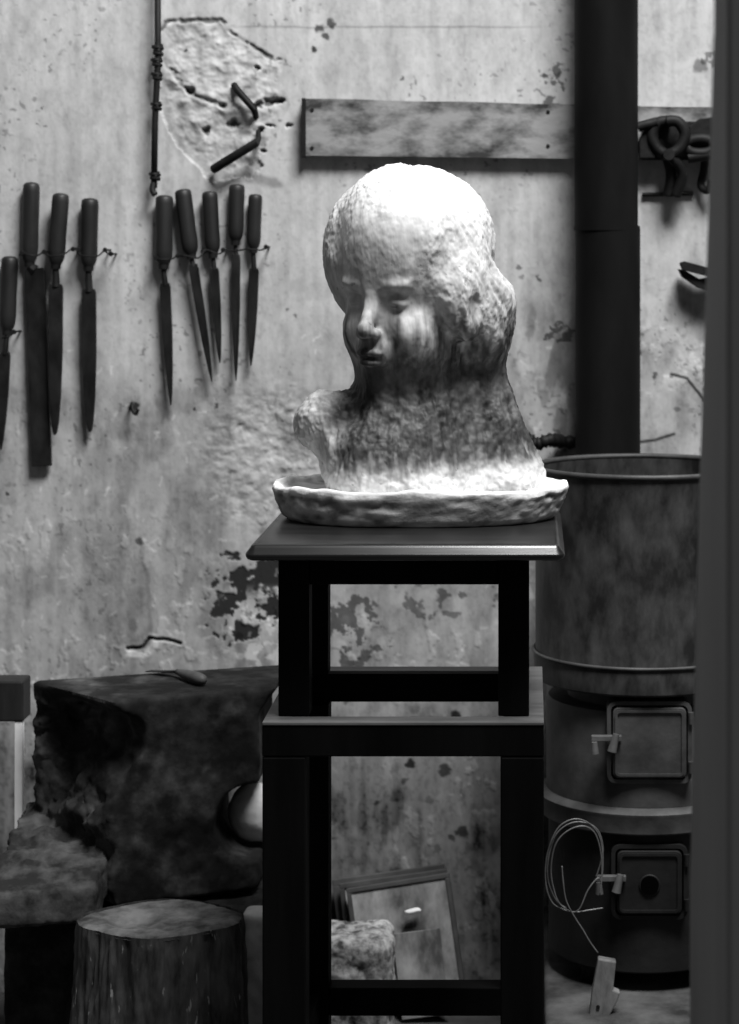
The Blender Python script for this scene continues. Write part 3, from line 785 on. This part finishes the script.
# wire coil hung on the lower latch
def px(pl, Y): return [P(u, v, Y) for u, v in pl]
wy = 3.025
loop1 = [(601,886),(603,862),(600,838),(590,824),(575,819),(560,826),(551,842),(546,862),(546,885),(552,902),(562,909),(575,912),(590,910),(603,908)]
loop2 = [(600,895),(602,870),(600,848),(594,832),(582,826),(566,832),(555,846),(551,870),(554,890),(560,904),(572,912),(580,908),(588,890),(598,878),(601,884)]
loop3 = [(596,878),(603,850),(596,828),(576,822),(558,832),(549,855),(548,880),(556,900),(566,908)]
tail = [(562,866),(563,880),(566,900),(574,916),(583,930),(590,942),(598,953)]
pts = []
for L_, dy in ((loop1, 0), (loop2, -.006), (loop3, .005)): pass
t = thing('wire_coil', P(598,953,wy), 'loose coil of pale wire hanging in front of the lower stove door', 'wire')
for L_, dy in ((loop1, 0), (loop2, -.006), (loop3, .006)):
    obj('loop', tube(smooth_path([P(u, v, wy+dy+.004*math.sin(i)) for i, (u, v) in enumerate(L_)], 6), .0010, 7), M_wire, t, smooth=True)
obj('tail', tube(smooth_path(px(tail, wy-.01), 6), .0010, 7), M_wire, t, smooth=True)
# scrap of wood
yw = 2.99
t = obj('wood_scrap', prism([(P(u,v,yw).x, P(u,v,yw).z) for u, v in ((598,957),(616,960),(613,988),(620,991),(617,1000),(609,1015),(589,1014),(592,990))], yw-.008, yw+.008, .002), M_scrap)
tag(t, 'small notched scrap of wood standing at the foot of the stove', 'wood scrap')
c = P(598,1007,yw-.0085)
n_ = obj('nail_head', tube([c+Vector((0,.003,0)), c-Vector((0,.0012,0))], [.003,.0025], 10), M_iron, t)

# ------------------------------------------------------------------ LOWER LEFT: stone block, plinth, stump
def build_block():
    h = .0045
    G = Field((-.80, 2.86, .265), (-.27, 3.42, .59), h)
    X, Y, Z = G.pts((slice(None),)*3)
    zt = .562
    A = np.array([-.579, 3.045]); B = np.array([-.7236, 3.19]); C = np.array([-.30, 3.167]); D = np.array([-.30, 3.338])
    def plane(p, q):   # outside distance for counter-clockwise polygon
        d = q-p; n = np.array([d[1], -d[0]])/np.hypot(*d); return (X-p[0])*n[0]+(Y-p[1])*n[1]
    slopeR = -.22*(zt-Z)
    f = np.maximum.reduce([plane(A, C), plane(C, D), plane(D, B), plane(B, A), Z-zt+.0*X, .275-Z])
    # broken-away left part: scoop it back as it goes down
    n1 = fbm(X/.05, Y/.05, Z/.05, 3, 101)
    cut = (.050*sst(.38, .50, Z)+.020*n1)*(.12+.88*sst(-.715, -.64, X))+.006*n1
    f = np.maximum(f, plane(B, A)+cut*sst(.56, .53, Z))
    # right end undercut
    f = np.maximum(f, X+.386-.027*np.clip((Z-.525)/.037, 0, 1))
    # notch low on the right of the front face
    nx, nz = P(246, 0, 3.15).x, P(0, 818, 3.15).z
    f = np.maximum(f, .052-np.sqrt(((X-nx-.012)/1.0)**2+((Z-nz)/1.05)**2))
    G.F = f.astype(np.float32)
    # lower foot projecting to the left front, sloping top
    foot = np.maximum.reduce([(-.735)-X, X+.590, 2.955+.25*np.clip(X+.69, 0, .2)-Y, Y-3.21-.6*(X+.735), .275-Z, Z-(.320+.26*(Y-2.96))])
    G.F = np.minimum(G.F, foot).astype(np.float32)
    def nz_(V, N):
        left = sst(-.55, -.62, V[:,0])*sst(.562, .53, V[:,2])
        top = sst(.5, .9, N[:,2])*sst(.54,.56,V[:,2])
        return (1-top)*(.004*fbm(V[:,0]/.06, V[:,1]/.06, V[:,2]/.06, 4, 102)+left*sst(2.99,3.05,V[:,1])*.018*fbm(V[:,0]/.035, V[:,1]/.035, V[:,2]/.03, 5, 103, .6)+.0015*fbm(V[:,0]/.012, V[:,1]/.012, V[:,2]/.012, 3, 104))
    me, V, Q = G.mesh('stone_block', nz_, relax=2)
    n2 = fbm(V[:,0]/.03, V[:,1]/.03, V[:,2]/.03, 5, 105)
    left = sst(-.56, -.62, V[:,0])
    t = .33+.45*sst(.05, .35, n2)+left*(.35+.5*n2)+.55*sst(.43, .40, V[:,2])*sst(3.2, 3.1, V[:,1])*sst(-.56,-.6,V[:,0])
    set_tone(me, t)
    o = link('stone_block', me, M_stone, smooth=True); me.set_sharp_from_angle(angle=math.radians(50))
    tag(o, 'big dark broken stone block with rough left side, behind the tree stump', 'stone block')
build_block()
def rough_box(name, x0, x1, y0, y1, z0, z1, h, amp, sc, m, seed, rnd=.01, tone=None, sub=None):
    G = Field((x0-.02, y0-.02, z0-.02), (x1+.02, y1+.02, z1+.02), h)
    X, Y, Z = G.pts((slice(None),)*3)
    c = [(x0+x1)/2, (y0+y1)/2, (z0+z1)/2]; s = [(x1-x0)/2-rnd, (y1-y0)/2-rnd, (z1-z0)/2-rnd]
    q = [np.abs(a-cc)-ss for a, cc, ss in zip((X, Y, Z), c, s)]
    f = np.sqrt(sum(np.maximum(a, 0)**2 for a in q))+np.minimum(np.maximum.reduce(q), 0)-rnd
    if sub is not None: f = sub(f, X, Y, Z)
    G.F = f.astype(np.float32)
    me, V, Q = G.mesh(name, lambda V, N: amp*fbm(V[:,0]/sc, V[:,1]/sc, V[:,2]/sc, 4, seed)*sst(z0-.001, z0+.02, V[:,2]), relax=1)
    if tone is not None: set_tone(me, np.full(len(V), tone))
    return link(name, me, m, smooth=True)
o = rough_box('stone_plinth', -.738, -.33, 3.075, 3.42, 0, .266, .008, .004, .05, M_stone, 110, .008, .45)
tag(o, 'low dark plinth in shadow under the broken stone block', 'plinth')

def build_stump():
    cx, cy = xz(161, 2.94), 2.94
    zt = .294; n = 240; m = 70
    A = np.linspace(0, 2*PI, n, endpoint=False)[None, :]; T = np.linspace(0, 1, m)[:, None]
    Z = zt*T+0*A
    ca, sa = np.cos(A)+0*T, np.sin(A)+0*T
    base = 1+.13*vnoise(ca*1.5, sa*1.5, 0*ca, 121)
    flare = 1+.20*(1-T)**1.6*(1+.5*np.maximum(-ca, 0))*(1-.9*np.maximum(sa, 0))
    ridg = fbm(ca*7, sa*7, Z/.12, 4, 122, .6); fine = fbm(ca*20, sa*20, Z/.04, 3, 123)
    rx = .108*base*flare; ry = .084*base*flare
    d = .010*ridg+.004*fine
    d = d*(.35+.65*sst(1.0, .95, T))
    X = cx+(rx+d)*ca; Y = cy+(ry+d)*sa; 
    V = np.stack([X, Y, Z], 2).reshape(-1, 3)
    I = np.arange(m*n).reshape(m, n); J = np.roll(I, -1, 1)
    Q = np.stack([I[:-1], J[:-1], J[1:], I[1:]], 2).reshape(-1, 4)
    t = thing('tree_stump', (cx, cy, 0), 'sawn tree stump used as a block, standing in the lower left foreground', 'stump')
    link('bark', make_mesh('bark', V, Q), M_bark, t, smooth=True)
    k = 26; S = np.linspace(1, 0.001, k)[:, None]
    Xt = cx+(X[-1:]-cx)*S; Yt = cy+(Y[-1:]-cy)*S
    Zt = zt + .003*fbm(Xt/.03, Yt/.03, Xt*0, 4, 124)*sst(1, .9, S) - .007*sst(.04, .015, np.hypot(Xt-cx+.035, Yt-cy+.01)) - .004*sst(.9, 1, S)
    V = np.stack([Xt, Yt, Zt], 2).reshape(-1, 3); I = np.arange(k*n).reshape(k, n); J = np.roll(I, -1, 1)
    Q = np.stack([I[:-1], J[:-1], J[1:], I[1:]], 2).reshape(-1, 4)
    o = link('sawn_top', make_mesh('sawn_top', V, Q), M_cut, t, smooth=True); o['label'] = 'paler sawn top with a dark dent'
build_stump()
# small pale block right of stump
o = rough_box('plaster_offcut', P(240,0,3.0).x, P(272,0,3.0).x, 3.02, 3.062, 0, P(0,912,3.03).z, .004, .003, .02, M_pale, 131, .004)
tag(o, 'small pale upright offcut between the stump and the stand leg', 'offcut')
# tool lying on the stone block
t = thing('plaster_spatula', P(178,682,3.14), 'wooden-handled spatula lying on top of the dark stone block', 'spatula')
zt = .562
def onblock(u, v, dz=.0): 
    Y = (ZC-zt)*F/(v-PY); return Vector(((u-PX)*Y/F, Y, zt+dz))
a = onblock(204,687,.0095); b = onblock(177,677.5,.0085); c = onblock(148,673,.003)
d = b-a
obj('handle', tube([a, a+d*.06, a+d*.25, a+d*.6, a+d*.85, b], [.003,.0078,.009,.0078,.0055,.004], 16), M_frame, t, smooth=True)
bm = bmesh.new(); s = (c-b).normalized(); n_ = Vector((-s.y, s.x, 0)).normalized()
V8 = []
for p, w, hz in ((b, .003, .002), (b+(c-b)*.35, .007, .0008), (c, .006, .0005)):
    V8.append([bm.verts.new(p+n_*w*i+Vector((0,0,hz*j))) for i, j in ((-1,-1),(1,-1),(1,1),(-1,1))])
for A_, B_ in zip(V8[:-1], V8[1:]):
    for i in range(4): bm.faces.new((A_[i], A_[(i+1)%4], B_[(i+1)%4], B_[i]))
bm.faces.new(V8[0]); bm.faces.new(V8[-1])
obj('blade', bm, M_steel, t)
# little table at the left edge
t = thing('side_table', (P(12,0,3.2).x, 3.25, 0), 'corner of a small dark table with a pale leg at the left edge', 'table')
x1 = P(20,0,3.2).x
obj('tabletop', box(x1-.30, x1, 3.22, 3.27, P(0,725,3.2).z, P(0,684,3.2).z, bev=.003), M_handle, t)
for lx in (x1-.292, P(14,0,3.22).x):
    for ly in (3.222,):
        obj('leg', box(lx, lx+.011, ly, ly+.016, 0, P(0,725,3.2).z, bev=.001), M_white, t)

# ------------------------------------------------------------------ framed panels behind the stand
def panel(name, uv, Y0, lean, th, m_frame, m_face, label, cat, frame_w=0.010, chip=False):
    """uv: top-left, top-right px at the top edge; stands on floor leaning to the wall"""
    (ul, vl), (ur, vr) = uv
    Yt = Y0+lean
    tl = P(ul, vl, Yt); tr = P(ur, vr, Yt)
    dx = (tr-tl); w = dx.length; ex = dx.normalized()
    rol = math.atan2(dx.z, dx.x)
    # down vector inside the panel plane
    ez = Vector((-math.sin(rol), 0, math.cos(rol)))
    hgt = (min(tl.z, tr.z))/max(.2, ez.z)
    nrm_y = lean/max(.05, tl.z)
    ez = Vector((ez.x, nrm_y, ez.z)).normalized()
    ey = ez.cross(ex).normalized()
    Mx = Matrix((( ex.x, ey.x, ez.x, tl.x), (ex.y, ey.y, ez.y, tl.y), (ex.z, ey.z, ez.z, tl.z), (0,0,0,1)))
    hgt = hgt-.004
    t = thing(name, (tl+tr)/2-ez*hgt, label, cat, None)
    def part(pn, x0, x1, y0, y1, z0, z1, m, par, bev=.001):
        bm = box(x0, x1, y0, y1, z0, z1, bev=bev); bmesh.ops.transform(bm, matrix=Mx, verts=bm.verts)
        o = obj(pn, bm, m); o.parent = par; o.matrix_parent_inverse = par.matrix_world.inverted() if par.type != 'EMPTY' else Matrix.Translation(-par.location)
        return o
    # local y>0 points to ey; choose front as toward the camera
    sgn = -1 if ey.y > 0 else 1
    y0, y1 = (0, th) if sgn < 0 else (-th, 0)
    part('panel_face', frame_w*.6, w-frame_w*.6, y0+th*.25, y0+th*.75, -hgt+frame_w*.6, -frame_w*.6, m_face, t)
    if frame_w > .002:
        part('frame_bar', 0, w, y0, y1, -frame_w, 0, m_frame, t)
        part('frame_bar', 0, w, y0, y1, -hgt, -hgt+frame_w, m_frame, t)
        part('frame_bar', 0, frame_w, y0, y1, -hgt+frame_w, -frame_w, m_frame, t)
        part('frame_bar', w-frame_w, w, y0, y1, -hgt+frame_w, -frame_w, m_frame, t)
    return t
panel('framed_panel', ((332,880),(444,864)), 3.440, .035, .012, M_frame, M_board, 'rearmost framed panel of the stack leaning on the wall', 'panel', .010)
panel('framed_panel', ((339,884),(446,869)), 3.415, .035, .012, M_frame, M_board, 'middle framed panel of the stack, almost hidden by the front one', 'panel', .008)
panel('framed_panel', ((346,889),(449,873)), 3.390, .035, .012, M_frame, M_board, 'front framed panel of the stack leaning behind the stand', 'panel', .007)
panel('plain_board', ((392,934),(440,928)), 3.365, .020, .008, M_board, M_board, 'short plain board leaning on the front of the panel stack', 'board', .001)
bm = bmesh.new(); bmesh.ops.create_icosphere(bm, subdivisions=3, radius=1)
c = P(413,911,3.402); 
for v in bm.verts:
    v.co = Vector((v.co.x*.013, v.co.y*.006, v.co.z*.0042+.0015*math.sin(v.co.x*2.5))) + c
o = obj('plaster_chip', bm, mat('bright_plaster', .8, .9, .7), smooth=True)
tag(o, 'small bright plaster chip stuck on the front framed panel', 'plaster chip')
o = rough_box('rough_stone', P(312,0,3.27).x, P(393,0,3.27).x, 3.22, 3.33, 0, P(0,930,3.27).z, .004, .009, .03, M_lump, 141, .018)
tag(o, 'rough speckled stone lump on the floor in front of the framed panels', 'stone')
# pale rounded stone in the notch of the block
G = Field((-.50, 3.06, .27), (-.30, 3.40, .50), .004)
# placed behind the notch, standing on the plinth
cx = P(236,0,3.2).x
G.ell((-.402, 3.215, .3655), (.040,.040,.042), None, .01); G.ell((-.380, 3.225, .352), (.036,.036,.028), None, .02)
G.F = np.maximum(G.F, .3225-G.pts((slice(None),)*3)[2]).astype(np.float32)
me, V, Q = G.mesh('pale_stone', lambda V, N: .003*fbm(V[:,0]/.03, V[:,1]/.03, V[:,2]/.03, 3, 151), relax=1)
o = link('pale_stone', me, M_pale, smooth=True); tag(o, 'pale rounded stone showing in the notch of the dark block', 'stone')

# ------------------------------------------------------------------ LIGHT
def area(name, loc, target, sx, sy, power, spread=None):
    l = bpy.data.lights.new(name, 'AREA'); l.shape = 'RECTANGLE'; l.size = sx; l.size_y = sy; l.energy = power
    if spread: l.spread = spread
    o = bpy.data.objects.new(name, l); COL.objects.link(o); o.location = loc
    o.rotation_euler = (Vector(target)-Vector(loc)).to_track_quat('-Z', 'Y').to_euler()
    return o
area('skylight', (.65, 1.75, 3.9), (-.2, 3.0, 1.0), 1.3, 1.0, 235)
w = bpy.data.worlds.new('world'); scn.world = w; w.use_nodes = True
w.node_tree.nodes['Background'].inputs[0].default_value = (1,1,1,1)
w.node_tree.nodes['Background'].inputs[1].default_value = .09

# ------------------------------------------------------------------ CAMERA
cam = bpy.data.cameras.new('camera'); co = bpy.data.objects.new('camera', cam); COL.objects.link(co)
co.location = (0, 0, ZC); co.rotation_euler = (PI/2, 0, 0)
cam.sensor_fit = 'AUTO'; cam.sensor_width = 36; cam.lens = F/1024*36
cam.shift_x = (369.5-PX)/1024; cam.shift_y = (PY-512)/1024
cam.clip_start = .05
cam.dof.use_dof = True; cam.dof.focus_distance = 2.68; cam.dof.aperture_fstop = 7.0
scn.camera = co
vs = scn.view_settings
vs.view_transform = 'Standard'; vs.look = 'None'; vs.gamma = 1.0; vs.exposure = 0.0; vs.use_curve_mapping = False
